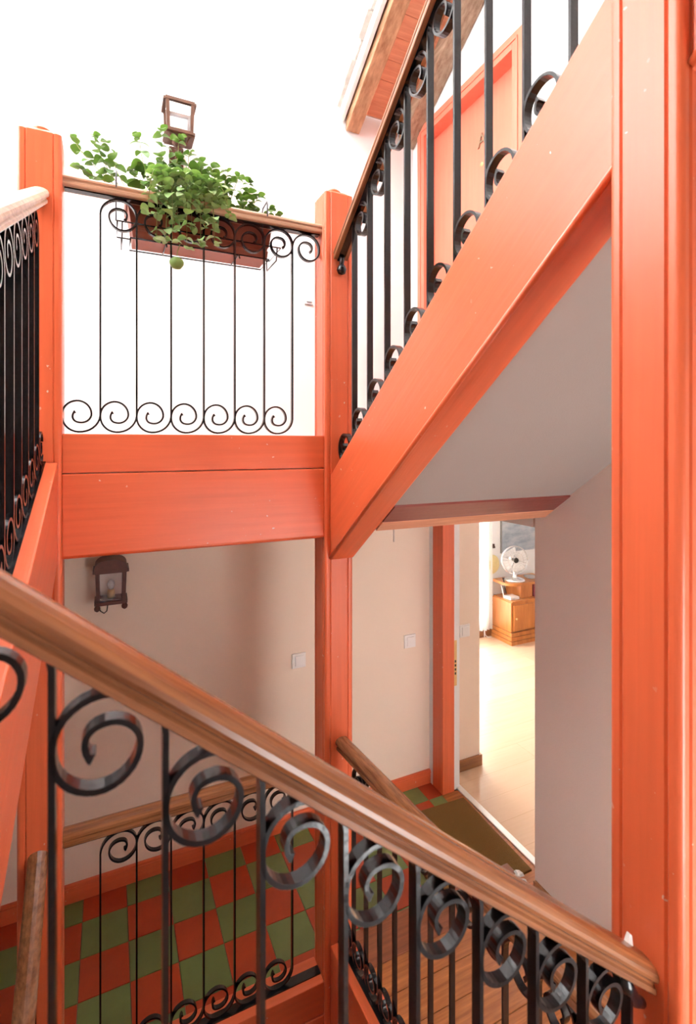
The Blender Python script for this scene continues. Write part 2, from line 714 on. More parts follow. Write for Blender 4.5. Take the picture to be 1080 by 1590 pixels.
# ------------------------------------------------------------------ landing fascias
def fascia(dz, label):
    t = thing('landing_fascia', (.32, Y1, -.379 + dz), label, 'beam', 'landing fascia beams')
    x0, x1 = XA1, XB0
    yf = 1.915
    MB().box(x0, x1, yf, Y1 + HP, -.0955 + dz, .035 + dz, .004).build('upper_board', 'paint_x', t)
    MB().box(x0, x1, yf - .002, Y1 + HP, -.372 + dz, -.0985 + dz, .004).build('lower_board', 'paint_x', t)
    m = MB()
    m.tube([(x0, yf + .006, -.372 + dz), (x1, yf + .006, -.372 + dz)], .008, 10)
    m.build('bottom_bead', 'paint_x', t, smooth=True)
    return t


fascia(0, 'coral two-board fascia beam under the planter railing, between the two far posts')
fascia(-2.22, 'coral fascia of the lower tiled landing at the bottom of the picture')

# ------------------------------------------------------------------ stair flights
SL = .739


def top_bc(y):
    return -.127 + SL * (1.9045 - y)


def bot_bc(y):
    return -.471 + SL * (1.9045 - y)


def stringer_y(m, x0, x1, y0, y1, top, bot, bev=.005):
    """y0 > y1"""
    m.hexa([(x0, y1, bot(y1)), (x1, y1, bot(y1)), (x1, y0, bot(y0)), (x0, y0, bot(y0)),
            (x0, y1, top(y1)), (x1, y1, top(y1)), (x1, y0, top(y0)), (x0, y0, top(y0))], bev)
    return m


t = thing('stair_flight', (1.3, 1.9, -.3), 'stairs rising overhead from the middle post, coral stringer and grey soffit', 'stairs')
stringer_y(MB(), .811, .914, 1.9045, .6125, top_bc, bot_bc).build('stringer', 'paint_bc', t)
stringer_y(MB(), .811, .914, .4875, -.35, top_bc, bot_bc).build('stringer', 'paint_bc', t)
for a, b in ((1.9045, .6125), (.4875, -.35)):
    m = MB().tube([(.8125, a, bot_bc(a) + .010), (.8125, b, bot_bc(b) + .010)], .0085, 10)
    m.build('bead', 'paint_bc', t, smooth=True)
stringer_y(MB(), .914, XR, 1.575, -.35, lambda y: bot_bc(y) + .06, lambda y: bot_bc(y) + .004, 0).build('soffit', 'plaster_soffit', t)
for i in range(9):
    yy = 1.90 - .24 * i
    z = -.155 + .177 * i
    MB().box(.914, XR, yy - .24, yy + .025, z - .03, z, .004).build('tread', 'plank', t)
    MB().box(.914, XR, yy - .02, yy, z - .177, z - .03).build('riser', 'plaster_white', t)

# trimmer beam across the foot of the soffit
t = thing('ceiling_beam', (1.35, 1.575, -.305), 'maroon and bare wood trimmer beam under the grey soffit, above the doorway', 'beam')
stringer_y(MB(), .914, XR, 1.655, 1.565, lambda y: bot_bc(y) + .05, lambda y: bot_bc(y) - .004, .002).build('painted_board', 'paint_maroon', t)
stringer_y(MB(), .914, XR, 1.705, 1.655, lambda y: bot_bc(y) + .05, lambda y: bot_bc(y) - .006, .002).build('bare_board', 'soffit_board', t)


def top_ad(y):
    return -.058 - .356 * (1.9045 - y)


def bot_ad(y):
    return -.389 - .353 * (1.9045 - y)


t = thing('stair_flight', (-.7, 1.2, -.6), 'stairs descending from the left post towards the viewer, coral stringer at left edge', 'stairs')
stringer_y(MB(), -.257, -.1542, 1.9045, .6125, top_ad, bot_ad).build('stringer', 'paint_ad', t)
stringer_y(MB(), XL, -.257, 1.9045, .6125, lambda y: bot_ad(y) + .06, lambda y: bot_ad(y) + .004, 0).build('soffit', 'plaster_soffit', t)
for i in range(4):
    yy = 1.9 - .32 * i
    z = -.12 - .114 * (i + 1)
    MB().box(XL, -.257, yy - .32, yy + .02, z - .03, z, .004).build('tread', 'plank', t)
    MB().box(XL, -.257, yy - .01, yy, z, z + .09).build('riser', 'plaster_white', t)

RT0, RS = -.1133, .815     # foreground handrail: top height at x = -.0913, fall per metre


def rail_dc(x):
    return RT0 - RS * (x + .0913)


def top_dc(x):
    return rail_dc(x) - .89


t = thing('stair_flight', (.3, .3, -1.8), 'flight of stairs under the viewer, behind the foreground handrail', 'stairs')
m = MB()
x0, x1 = XA1, XB0
m.hexa([(x0, .50, top_dc(x0) - .34), (x1, .50, top_dc(x1) - .34), (x1, .60, top_dc(x1) - .34), (x0, .60, top_dc(x0) - .34),
        (x0, .50, top_dc(x0)), (x1, .50, top_dc(x1)), (x1, .60, top_dc(x1)), (x0, .60, top_dc(x0))], .005)
m.build('stringer', 'paint_x', t)
for i in range(5):
    a = .789 - .19 * i
    z = top_dc(a) - .02
    MB().box(a - .19, a + .02, -.35, .50, z - .03, z, .004).build('tread', 'plank', t)

t = thing('stair_flight', (-.7, 1.5, -2.9), 'flight of stairs going down below the lower left railing', 'stairs')


def top_low(y):
    return -2.20 - .72 * (1.9045 - y)


stringer_y(MB(), -.257, -.1542, 1.9045, .9, top_low, lambda y: top_low(y) - .34).build('stringer', 'paint_y', t)
for i in range(4):
    yy = 1.86 - .24 * i
    z = FLOOR - .173 * (i + 1)
    MB().box(XL, -.257, yy - .24, yy + .02, z - .03, z, .004).build('tread', 'plank', t)

# ------------------------------------------------------------------ railings
RAILPROF = [(-.019, 0), (-.023, .003), (-.0235, .012), (-.0195, .016), (-.020, .020), (-.0265, .025), (-.0285, .031), (-.0275, .038),
            (-.022, .046), (-.012, .0505), (0, .052), (.012, .0505), (.022, .046), (.0275, .038), (.0285, .031), (.0265, .025),
            (.020, .020), (.0195, .016), (.0235, .012), (.023, .003), (.019, 0)]
FLATPROF = [(-.030, 0), (-.032, .004), (-.032, .012), (-.029, .015), (-.030, .019), (-.033, .022), (-.033, .028), (-.029, .034),
            (-.015, .0375), (.015, .0375), (.029, .034), (.033, .028), (.033, .022), (.030, .019), (.029, .015), (.032, .012), (.032, .004), (.030, 0)]


def scroll(c, sgn, flip):
    """spiral relative to its start on the bar at (0, 0); sgn: +1 towards +a; flip: -1 for the foot scroll"""
    R = [1.0, .85, .69, .70, .60, .37, .22, .17]
    pts = []
    n = 54
    for i in range(n + 1):
        tt = 6.6 * i / n
        k = min(int(tt), 6)
        f = tt - k
        f = f * f * (3 - 2 * f) * .4 + f * .6
        r = c * (R[k] * (1 - f) + R[k + 1] * f)
        th = math.pi - tt * math.pi / 2
        pts.append((sgn * (c + r * math.cos(th)), flip * r * math.sin(th)))
    return pts, .85 * c


def baluster_pts(sp, sgn, ztop, zbot):
    """ztop(da), zbot(da): heights of rail underside / base top, da measured from the bar"""
    c = .59 * sp
    s1, rt = scroll(c, sgn, 1)
    s2, rb = scroll(c, -sgn, -1)
    zt = ztop(sgn * c) - rt - .003
    zb = zbot(-sgn * c) + rb + .003
    up = [(a, zt + z) for a, z in s1]
    dn = [(a, zb + z) for a, z in s2]
    mid = [(0, zb + (zt - zb) * k / 6) for k in range(1, 6)]
    return dn[::-1] + mid + up


def railing(label, axis, perp, a0, a1, bars, sp, sgn, zr, zb, prof, mat, half=.009, thick=.006, shared=True, strip=True,
            cat='railing', jit=.0):
    """zr(a): underside of the handrail, zb(a): top of the base the balusters stand on"""
    def P(a, z, w=0):
        return (a, perp + w, z) if axis == 'x' else (perp + w, a, z)
    mid = (a0 + a1) / 2
    t = thing('railing', P(mid, zb(mid)), label, cat, 'wrought iron stair railings')
    sh = (zr(a1) - zr(a0)) / (a1 - a0)
    m = MB().prism([(perp + w, z + zr(a0)) for w, z in prof], axis, a0, a1, sh)
    m.build('handrail', mat, t)
    m = MB().prism([(perp + w, z + zr(a0)) for w, z in ((-.014, -.005), (.014, -.005), (.014, .001), (-.014, .001))], axis, a0 + .004, a1 - .004, sh)
    m.build('top_strip', 'iron', t)
    if strip:
        s2 = (zb(a1) - zb(a0)) / (a1 - a0)
        m = MB().prism([(perp + w, z + zb(a0)) for w, z in ((-.018, -.001), (.018, -.001), (.018, .004), (-.018, .004))], axis, a0 + .002, a1 - .002, s2)
        m.build('base_strip', 'iron', t)
    mesh = None
    for a in bars:
        if mesh is None or not shared:
            pts = baluster_pts(sp, sgn, lambda d: zr(a + d) - zb(a) - .005, lambda d: zb(a + d) - zb(a) + .004)
            mesh = MB().strap(pts, half, thick, axis).me('baluster', 'iron')
        put('baluster', mesh, P(a, zb(a)), t)
    return t


# 1 level railing of the upper landing, with the planter
B1 = [-.030 + .1166 * k for k in range(7)]
r1 = railing('level iron railing with pale wooden handrail in front of the planter', 'x', Y1, XA1, XB0, B1, .1166, 1,
             lambda a: .868, lambda a: .036, FLATPROF, 'rail_pale_x', .0075, .006, strip=False)


# 2 rising railing of the flight overhead
def r2(y):
    return .752 + SL * (1.9045 - y)


B2 = [1.770 - .128 * k for k in range(9)]
rr2 = railing('iron railing climbing on the coral stringer at upper right', 'y', .856, 1.90, .6125, B2, .128, -1,
              r2, lambda y: top_bc(y), FLATPROF, 'rail_bc', .011, .007)

# 3 railing of the flight at the left edge
B3 = [1.80 - .112 * k for k in range(10)]
railing('iron railing with handrail coloured whitish for overexposure, running to the left edge of the picture', 'y', -.2055, 1.9045, .6125, B3, .112, -1,
        lambda y: .778 - .496 * (1.9045 - y), lambda y: top_ad(y), RAILPROF, 'rail_overlit_y', .011, .007, shared=False)

# 4 foreground railing
B4 = [.751 - .1 * k for k in range(9)]
r4 = railing('big blurred foreground railing with varnished handrail running down to the near post', 'x', Y0, XA1, XB0, B4, .1, -1,
             lambda x: rail_dc(x) - .052, top_dc, RAILPROF, 'rail_slope', .0085, .006)

# 5 level railing of the lower tiled landing
railing('level iron railing with glossy handrail over the chequered floor', 'x', Y1, XA1, XB0, B1, .1166, 1,
        lambda a: -1.355, lambda a: -2.184, RAILPROF, 'rail_x', .0075, .006)

# 6 railing beside the plank floor
LS = .10


def top_l6(y):
    return -2.038 + LS * (1.9045 - y)


t6 = stringer_y(MB(), .811, .914, 1.9045, .6125, top_l6, lambda y: top_l6(y) - .40).build('floor_curb', 'paint_y')
tag(t6, 'coral curb under the lower right railing, along the plank floor', 'curb')
B6 = [1.790 - .105 * k for k in range(11)]
railing('lower iron railing from the middle post past the doormat, dark handrail', 'y', .862, 1.9045, .6125, B6, .105, -1,
        lambda y: -1.252 + LS * (1.9045 - y), top_l6, RAILPROF, 'rail_y', .0085, .006)

# 7 railing going down at lower left
B7 = [1.79 - .115 * k for k in range(7)]
railing('handrail going steeply down beside the left post at the lower left', 'y', -.2095, 1.9045, .95, B7, .115, 1,
        lambda y: -1.36 - .72 * (1.9045 - y), top_low, RAILPROF, 'rail_y', .0085, .006)


# wrought iron end brackets of the handrails
def bracket(par, pts, r, knob=None):
    m = MB().tube(pts, r, 10, r * .6)
    if knob:
        p, kr = knob
        m.lathe(p[0], p[1], [(.001, p[2] - kr), (kr * .7, p[2] - kr * .75), (kr, p[2]), (kr * .75, p[2] + kr * .7), (.004, p[2] + kr * 1.3)], 12)
    m.build('end_bracket', 'iron', par, smooth=True)


bracket(rr2, [(.856, 1.888, .765), (.856, 1.890, .745), (.856, 1.893, .725), (.856, 1.896, .715)], .012, ((.856, 1.891, .712), .021))
bracket(r4, [(.735, .55, rail_dc(.735) - .055), (.752, .55, rail_dc(.735) - .085), (.772, .55, rail_dc(.735) - .115), (.787, .55, rail_dc(.735) - .125)], .013)
# plaster chip on the foreground handrail
z = rail_dc(.765)
m = MB().hexa([(.757, .552, z - .002), (.770, .552, z - .010), (.770, .562, z - .010), (.757, .562, z - .002),
               (.763, .554, z + .018), (.769, .554, z + .012), (.769, .559, z + .012), (.763, .559, z + .018)])
tag(m.build('plaster_chip', 'flake'), 'white plaster chip stuck on the lower end of the foreground handrail', 'chip')

# ------------------------------------------------------------------ upstairs door
t = thing('door_1', (1.83, 2.28, -.15), 'salmon apartment door with letter A on the upper landing', 'door')
t['kind'] = 'structure'
MB().box(1.845, 1.885, DY0 + .005, DY1 - .005,  -.145, DH - .005, .003).build('door_leaf', 'paint_door', t)
m = MB()
for a, b in ((DY0 - .062, DY0 + .012), (DY1 - .012, DY1 + .062)):
    m.box(XR - .018, 1.845, a, b, -.15, DH + .062, .003)
m.box(XR - .018, 1.845, DY0 + .012, DY1 - .012, DH - .012, DH + .062, .003)
m.build('frame', 'paint_door', t)
m = MB()
for a, b in ((DY0 - .030, DY0 - .020), (DY1 + .020, DY1 + .030)):
    m.box(XR - .024, XR - .017, a, b, -.15, DH + .028, .002)
m.box(XR - .024, XR - .017, DY0 - .030, DY1 + .030, DH + .020, DH + .030, .002)
m.build('moulding', 'paint_door', t)
cu = bpy.data.curves.new('letter', 'FONT')
cu.body = 'A'
cu.size = .105
cu.extrude = .003
cu.align_x = 'CENTER'
to = bpy.data.objects.new('letter_tmp', cu)
C.objects.link(to)
bpy.context.view_layer.update()
me = bpy.data.meshes.new_from_object(to.evaluated_get(bpy.context.evaluated_depsgraph_get()))
bpy.data.objects.remove(to, do_unlink=True)
me.materials.clear()
me.materials.append(MATS['letter_metal'])
put('letter', me, (1.841, 2.21, 1.632), t, (math.radians(90), 0, math.radians(-90)))
m = MB().lathe(0, 0, [(.011, -.004), (.011, .001), (.007, .003), (.002, .0031)], 14)
put('peephole', m.me('peephole', 'brass'), (1.843, 2.215, 1.535), t, (0, math.radians(-90), 0))

# ------------------------------------------------------------------ eave over the door
ES = .60


def eh(y):
    return 1.90 + ES * (2.80 - y)


t = thing('roof_eave', (1.55, 2.2, 1.9), 'rustic wooden roof eave with boarded underside above the salmon door', 'eave')


def slope_box(m, x0, x1, y0, y1, d0, d1, bev=.003):
    return m.hexa([(x0, y1, eh(y1) + d0), (x1, y1, eh(y1) + d0), (x1, y0, eh(y0) + d0), (x0, y0, eh(y0) + d0),
                   (x0, y1, eh(y1) + d1), (x1, y1, eh(y1) + d1), (x1, y0, eh(y0) + d1), (x0, y0, eh(y0) + d1)], bev)


slope_box(MB(), 1.295, 1.385, 2.80, 1.2, 0, .10, .006).build('rafter', 'rafter', t)
slope_box(MB(), 1.665, 1.778, 2.80, 1.2, .0, .12, .008).build('rafter', 'rafter_grey', t)
y = 2.79
while y > 1.3:
    w = random.uniform(.09, .115)
    slope_box(MB(), 1.285, 1.778, y - .002, y - w, .102 if y < 2.7 else .122, .124, .002).build('soffit_board', 'soffit_board', t)
    y -= w
slope_box(MB(), 1.258, 1.284, 2.80, 1.2, .055, .13, .003).build('verge_board', 'plaster_white', t)
y = 2.80
while y > 1.3:
    w = random.uniform(.08, .16)
    dx = random.uniform(-.012, .008)
    slope_box(MB(), 1.238 + dx, 1.778, y, y - w + .006, .128 + random.uniform(0, .006), .150 + random.uniform(0, .012), .004).build('roof_tile', 'roof_tile', t)
    y -= w

# ------------------------------------------------------------------ planter with herbs
t = thing('planter_box', (.325, 2.085, .752), 'terracotta plastic window box hung behind the landing railing', 'planter')
m = MB()
PX0, PX1, PY0, PY1, PZ0, PZ1 = .055, .602, 2.008, 2.160, .756, .905
# tapered walls
def tap(z, k):
    f = (z - PZ0) / (PZ1 - PZ0)
    d = .022 * (1 - f)
    return (PX0 + d, PX1 - d, PY0 + d * .6, PY1 - d)
rings = []
bm = m.bm
prof = [(PZ0, 0), (PZ0 + .012, 0), (PZ0 + .030, 0), (PZ0 + .033, -.004), (PZ0 + .045, -.004), (PZ0 + .048, 0), (PZ1 - .03, 0), (PZ1 - .03, .007), (PZ1, .007), (PZ1, -.006), (PZ1 - .03, -.008)]
for z, e in prof:
    a, b, c, d = tap(z, 0)
    rings.append([bm.verts.new(p) for p in ((a - e, c - e, z), (b + e, c - e, z), (b + e, d + e, z), (a - e, d + e, z))])
for r0, r1_ in zip(rings, rings[1:]):
    for k in range(4):
        bm.faces.new([r0[k], r0[(k + 1) % 4], r1_[(k + 1) % 4], r1_[k]])
bm.faces.new(rings[0][::-1])
bm.faces.new(rings[-1])
m.build('box', 'terracotta', t)
MB().box(PX0 + .012, PX1 - .012, PY0 + .012, PY1 - .012, PZ1 - .031, PZ1 - .012, .004).build('soil', 'soil', t)
# wire rack that carries the box
rk = thing('planter_rack', (.325, 2.0, .74), 'thin dark wire rack carrying the window box', 'rack')
m = MB()
wr = .0028
for z, e in ((.752, -.018), (.800, .026)):
    a, b, c, d = .05 - e, .605 + e, 2.012 if e < 0 else 1.996, 2.150 + e * .3
    m.tube([(a, c, z), (b, c, z), (b, d, z), (a, d, z), (a, c, z)], wr, 6)
for x in (.04, .617):
    m.tube([(x, 2.0, .800), (x, 2.012, .752), (x, 2.15, .752), (x, 2.158, .80)], wr, 6)
for x in (.19, .46):
    m.tube([(x, 2.15, .752), (x, 2.0, .748), (x, 1.982, .728)], wr, 6)
m.build('frame', 'iron', rk, smooth=True)
for x in (.02, .555):
    m = MB().tube([(x, 2.0, .80), (x, 2.0, .930), (x, 1.99, .944), (x, 1.93, .946), (x, 1.926, .932), (x, 1.926, .888)], wr, 6)
    m.build('hook', 'iron_worn', rk, smooth=True)

# leaf shapes (folded, rounded)
def leaf_mesh(mat, wide=.42):
    m = MB()
    rows = [(0, .0), (.05, .42), (.17, .78), (.37, 1.0), (.58, .95), (.78, .68), (.92, .36), (1.0, .0)]
    vs = []
    for a, w in rows:
        z = .10 * math.sin(a * math.pi) - .10 * a * a
        if w == 0:
            vs.append([m.bm.verts.new((a, 0, z))])
        else:
            vs.append([m.bm.verts.new((a, -w * wide, z + .10 * w)), m.bm.verts.new((a, 0, z)), m.bm.verts.new((a, w * wide, z + .10 * w))])
    for r0, r1_ in zip(vs, vs[1:]):
        if len(r0) == 1:
            m.bm.faces.new([r0[0], r1_[0], r1_[1]])
            m.bm.faces.new([r0[0], r1_[1], r1_[2]])
        elif len(r1_) == 1:
            m.bm.faces.new([r0[0], r1_[0], r0[1]])
            m.bm.faces.new([r0[1], r1_[0], r0[2]])
        else:
            m.bm.faces.new([r0[0], r1_[0], r1_[1], r0[1]])
            m.bm.faces.new([r0[1], r1_[1], r1_[2], r0[2]])
    me = bpy.data.meshes.new('leaf')
    bmesh.ops.recalc_face_normals(m.bm, faces=m.bm.faces)
    m.bm.to_mesh(me)
    m.bm.free()
    me.materials.append(MATS[mat])
    me.polygons.foreach_set('use_smooth', [True] * len(me.polygons))
    return me


LEAF = [leaf_mesh('leaf'), leaf_mesh('leaf', .5)]
LEAFP = [leaf_mesh('leaf_pale'), leaf_mesh('leaf_pale', .5)]
rl = random.Random(21)


def bez(p, n=9):
    p = [Vector(q) for q in p]
    out = []
    for i in range(n):
        s = i / (n - 1)
        a = [v.copy() for v in p]
        while len(a) > 1:
            a = [a[k] * (1 - s) + a[k + 1] * s for k in range(len(a) - 1)]
        out.append(a[0])
    return out


def sprig(par, ctrl, nodes, size, meshes, r=.0022, start=.3, tip=True):
    pts = bez(ctrl, 11)
    MB().tube(pts, r, 6, r * .5).build('stem', 'stem', par, smooth=True)
    for k in range(nodes):
        s = start + (1 - start) * (k + rl.random() * .6) / nodes
        f = min(s, .999) * 10
        i = int(f)
        p = pts[i].lerp(pts[min(i + 1, 10)], f - i)
        az = rl.uniform(0, 2 * math.pi)
        for j in range(2):
            sc = size * rl.uniform(.7, 1.2) * (1.05 - .35 * s)
            a = az + j * math.pi + rl.uniform(-.5, .5)
            put('leaf', rl.choice(meshes), p, par, (rl.uniform(-.6, .6), rl.uniform(-.5, .75), a), (sc, sc, sc))
    if tip:
        for j in range(3):
            sc = size * rl.uniform(.5, .8)
            put('leaf', rl.choice(meshes), pts[-1], par, (rl.uniform(-.5, .5), rl.uniform(-.8, .3), rl.uniform(0, 6.28)), (sc, sc, sc))


SO = .89
p1 = thing('herb_plant', (.10, 2.08, SO), 'small leafy sprig leaning left beside the left post, above the handrail', 'plant')
for c, n in ((((.10, 2.08, SO), (.02, 2.09, .98), (-.07, 2.10, 1.02), (-.12, 2.12, 1.12)), 4),
             (((.10, 2.08, SO), (.02, 2.09, .97), (-.03, 2.10, 1.05), (-.055, 2.10, 1.14)), 4),
             (((.10, 2.08, SO), (.05, 2.09, .97), (.01, 2.10, 1.03), (-.005, 2.11, 1.13)), 3),
             (((.10, 2.08, SO), (.02, 2.07, .97), (-.06, 2.08, .98), (-.10, 2.06, .99)), 3)):
    sprig(p1, c, n + 1, .047, LEAF, start=.5)
p2 = thing('herb_plant', (.30, 2.08, SO), 'tall bushy herb in the window box, below the upper lantern', 'plant')
for x, h, lx, n in ((.13, 1.03, -.05, 3), (.15, 1.14, -.05, 4), (.18, 1.20, .00, 5), (.22, 1.18, .02, 5), (.27, 1.14, .01, 5), (.30, 1.12, .03, 5), (.33, 1.08, .0, 4),
                    (.26, 1.10, -.02, 5), (.35, 1.11, .02, 5), (.31, 1.02, .04, 4), (.38, 1.02, .03, 4), (.16, 1.05, -.03, 4), (.24, 1.06, -.04, 4), (.29, 1.04, -.01, 4), (.20, 1.04, .02, 4), (.36, 1.06, .02, 4)):
    yy = rl.uniform(2.05, 2.12)
    sprig(p2, ((x, yy, SO), (x + lx * .3, yy, SO + (h - SO) * .4), (x + lx, yy - .01, SO + (h - SO) * .7), (x + lx, yy + rl.uniform(-.03, .03), h)), n + 1, .052, LEAF, start=.3)
p3 = thing('herb_plant', (.48, 2.08, SO), 'low dark herb at the right end of the window box', 'plant')
for x, h, lx, n in ((.40, 1.12, .03, 4), (.43, 1.11, .04, 4), (.46, 1.08, .05, 4), (.50, 1.04, .05, 4), (.54, 1.01, .06, 4), (.57, .98, .06, 3), (.44, 1.0, .0, 4), (.52, .98, .02, 4), (.41, 1.07, .02, 4), (.48, 1.03, .03, 4)):
    yy = rl.uniform(2.06, 2.12)
    sprig(p3, ((x, yy, SO), (x + lx * .3, yy, SO + (h - SO) * .5), (x + lx, yy, SO + (h - SO) * .8), (x + lx * 1.3, yy, h)), n + 1, .044, LEAF, start=.3)
p4 = thing('herb_plant', (.28, 2.06, SO), 'pale trailing herb spilling over the handrail in front of the window box', 'plant')
for x0, xe, he, n in ((.17, .12, .80, 5), (.19, .15, .74, 5), (.20, .20, .72, 6), (.22, .22, .80, 6), (.25, .25, .70, 6), (.28, .30, .72, 6), (.29, .35, .74, 5), (.31, .40, .84, 5),
                      (.27, .37, .90, 4), (.22, .17, .88, 4), (.25, .24, .86, 5), (.30, .30, .86, 5), (.33, .35, .80, 4), (.20, .16, .82, 6), (.24, .21, .76, 6), (.27, .27, .78, 6), (.29, .32, .80, 6), (.23, .18, .72, 5)):
    yy = rl.uniform(1.895, 1.935)
    sprig(p4, ((x0, 2.06, SO), (x0, 2.03, 1.02), ((x0 + xe) / 2, yy, 1.05), (xe, yy - .01, .92), (xe, yy, he)), n + 3, .046, LEAFP, start=.40)
# green fruit at the tip of the trailing herb
m = MB().lathe(0, 0, [(.001, -.019), (.012, -.016), (.019, -.006), (.0205, .002), (.017, .010), (.008, .016), (.001, .014)], 14)
put('fruit', m.me('fruit', 'fruit', smooth=True), (.218, 1.925, .655), p4, None, (1.25, 1.25, 1.2))
MB().tube([(.218, 1.925, .68), (.222, 1.925, .70), (.23, 1.925, .725)], .0018, 6).build('stem', 'stem', p4, smooth=True)

# ------------------------------------------------------------------ lanterns
def lantern(x, y, z0, w, h, mat, label, dome, gl):
    """wall lantern with open frame; z0 bottom of the frame"""
    t = thing('wall_lantern', (x, y, z0), label, 'lantern', 'wall lanterns of the stairwell')
    d = w * .5
    b = .008
    wt = w * .5
    wb_ = w * .46
    for sx in (-1, 1):
        for sy in (-1, 1):
            m = MB()
            X0, X1 = x + sx * wb_, x + sx * wt
            Y0_, Y1_ = y + sy * (d - .004), y + sy * d
            m.hexa([(X0 - b, Y0_ - b, z0), (X0 + b, Y0_ - b, z0), (X0 + b, Y0_ + b, z0), (X0 - b, Y0_ + b, z0),
                    (X1 - b, Y1_ - b, z0 + h), (X1 + b, Y1_ - b, z0 + h), (X1 + b, Y1_ + b, z0 + h), (X1 - b, Y1_ + b, z0 + h)])
            m.build('upright', mat, t)
    for zz, ww in ((z0, wb_ + .008), (z0 + h, wt + .010)):
        m = MB()
        for s in (-1, 1):
            m.box(x - ww, x + ww, y + s * d - .009, y + s * d + .009, zz - .007, zz + .010, .002)
            m.box(x + s * ww - .009, x + s * ww + .009, y - d, y + d, zz - .007, zz + .010, .002)
        m.build('rim', mat, t)
    for s in (-1, 1):
        MB().box(x - wb_, x + wb_, y + s * (d - .003) - .001, y + s * (d - .003) + .001, z0 + .01, z0 + h - .008).build('pane', gl, t)
        MB().box(x + s * wb_ - .001, x + s * wb_ + .001, y - d + .01, y + d - .01, z0 + .01, z0 + h - .008).build('pane', gl, t)
    if dome:
        m = MB()
        poly = []
        for i in range(13):
            a = math.pi * i / 12
            poly.append((x + (wt + .012) * math.cos(a), z0 + h + .008 + .05 * math.sin(a) ** .7))
        m.bm.verts.ensure_lookup_table()
        r0 = [m.bm.verts.new((p, y - d - .01, q)) for p, q in poly]
        r1_ = [m.bm.verts.new((p, y + d + .01, q)) for p, q in poly]
        for i in range(len(poly)):
            j = (i + 1) % len(poly)
            m.bm.faces.new([r0[i], r0[j], r1_[j], r1_[i]])
        m.bm.faces.new(r0[::-1])
        m.bm.faces.new(r1_)
        m.build('roof', mat, t)
        for s in (-1, 1):
            for q in (-1, 1):
                MB().lathe(x + s * (wb_ + .004), y + q * d, [(.004, z0 - .034), (.012, z0 - .028), (.014, z0 - .018), (.011, z0 - .009), (.008, z0 - .004)], 10).build('foot', mat, t, smooth=True)
        MB().tube([(x - .055, y - d, z0 - .01), (x - .045, y - d, z0 - .032), (x - .03, y - d, z0 - .044), (x - .018, y - d, z0 - .034), (x - .014, y - d, z0 - .006)], .0025, 6) \
            .build('cable', 'iron', t, smooth=True)
        MB().box(x - wb_ + .01, x + wb_ - .01, y - d + .012, y + d - .012, z0 + .004, z0 + .012).build('tray', mat, t)
        MB().box(x - wb_ + .006, x + wb_ - .006, y + d - .010, y + d - .006, z0 + .012, z0 + h - .01).build('back_plate', 'plaster_grey', t)
    MB().lathe(x, y, [(.016, z0 + .006), (.018, z0 + .03), (.016, z0 + .05), (.012, z0 + .052)], 12).build('lamp_holder', 'brass', t, smooth=True)
    MB().lathe(x, y, [(.010, z0 + .052), (.014, z0 + .062), (.018, z0 + .075), (.014, z0 + .090), (.003, z0 + .098)], 12).build('bulb', 'glass_frost' if dome else 'glass', t, smooth=True)
    return t, d


t, d = lantern(.005, 2.735, -.757, .120, .150, 'lantern_brown', 'dark red-brown wall lantern with a bulb, below the fascia at left', True, 'glass')
MB().box(-.03, .04, 2.735 + d, YB, -.70, -.64, .003).build('wall_bracket', 'lantern_brown', t)
t, d = lantern(.316, 2.70, 1.553, .120, .150, 'lantern_bronze', 'bronze wall lantern against the bright white wall, above the herbs', False, 'glass')
m = MB()
m.box(.25, .382, 2.64, 2.76, 1.540, 1.548, .002)
m.lathe(.316, 2.70, [(.004, 1.488), (.02, 1.496), (.012, 1.506), (.03, 1.515), (.034, 1.526), (.018, 1.540)], 14)
m.build('base_boss', 'lantern_bronze', t)
m = MB()
m.tube([(.316, 2.70, 1.496), (.316, 2.74, 1.485), (.316, 2.78, 1.490), (.316, YB, 1.510)], .008, 8)
m.tube([(.27, 2.65, 1.540), (.29, 2.66, 1.512), (.316, 2.68, 1.502)], .005, 6)
m.tube([(.362, 2.65, 1.540), (.350, 2.66, 1.512), (.316, 2.68, 1.502)], .005, 6)
m.box(.28, .352, 2.80, YB, 1.460, 1.560, .003)
m.build('wall_bracket', 'lantern_bronze', t)

# ------------------------------------------------------------------ small wall fittings
def switch(x, z, label):
    t = thing('light_switch', (x, YB - .012, z), label, 'switch', 'white light switches')
    MB().box(x - .042, x + .042, YB - .010, YB, z - .042, z + .042, .003).build('plate', 'white_plastic', t)
    MB().box(x - .024, x + .028, YB - .016, YB - .009, z - .029, z + .029, .002).build('rocker', 'white_plastic', t)


switch(.996, -1.258, 'white light switch on the tan wall left of the middle post')
switch(1.752, -1.269, 'white light switch between the middle post and the orange door frame')
switch(2.188, -1.27, 'white light switch on the wall inside the doorway')

t = tag(MB().box(1.632, 1.640, YB - .006, YB, -.62, -.30, .002).build('cable_trunking', 'plaster_grey'), 'thin painted cable strip high on the wall by the orange door frame', 'cable')
m = MB()
for z, a in ((.822, .0), (.838, .012)):
    m.box(1.035 + a, 1.085 - a * .5, YB - .006, YB, z - .0025, z + .0025)
tag(m.build('wall_slot', 'wire_grey'), 'pair of thin slots on the white wall beside the middle post', 'vent')
m = MB().tube([(1.47, 2.79, 2.75), (1.36, 2.79, 2.42), (1.285, 2.79, 2.38)], .0015, 6)
m = MB().tube([(1.36, 2.79, 3.05), (1.325, 2.79, 2.72), (1.283, 2.79, 2.36)], .0016, 6)
tag(m.build('hanging_wire', 'wire_grey', smooth=True), 'thin wire hanging against the white wall left of the eave', 'wire')

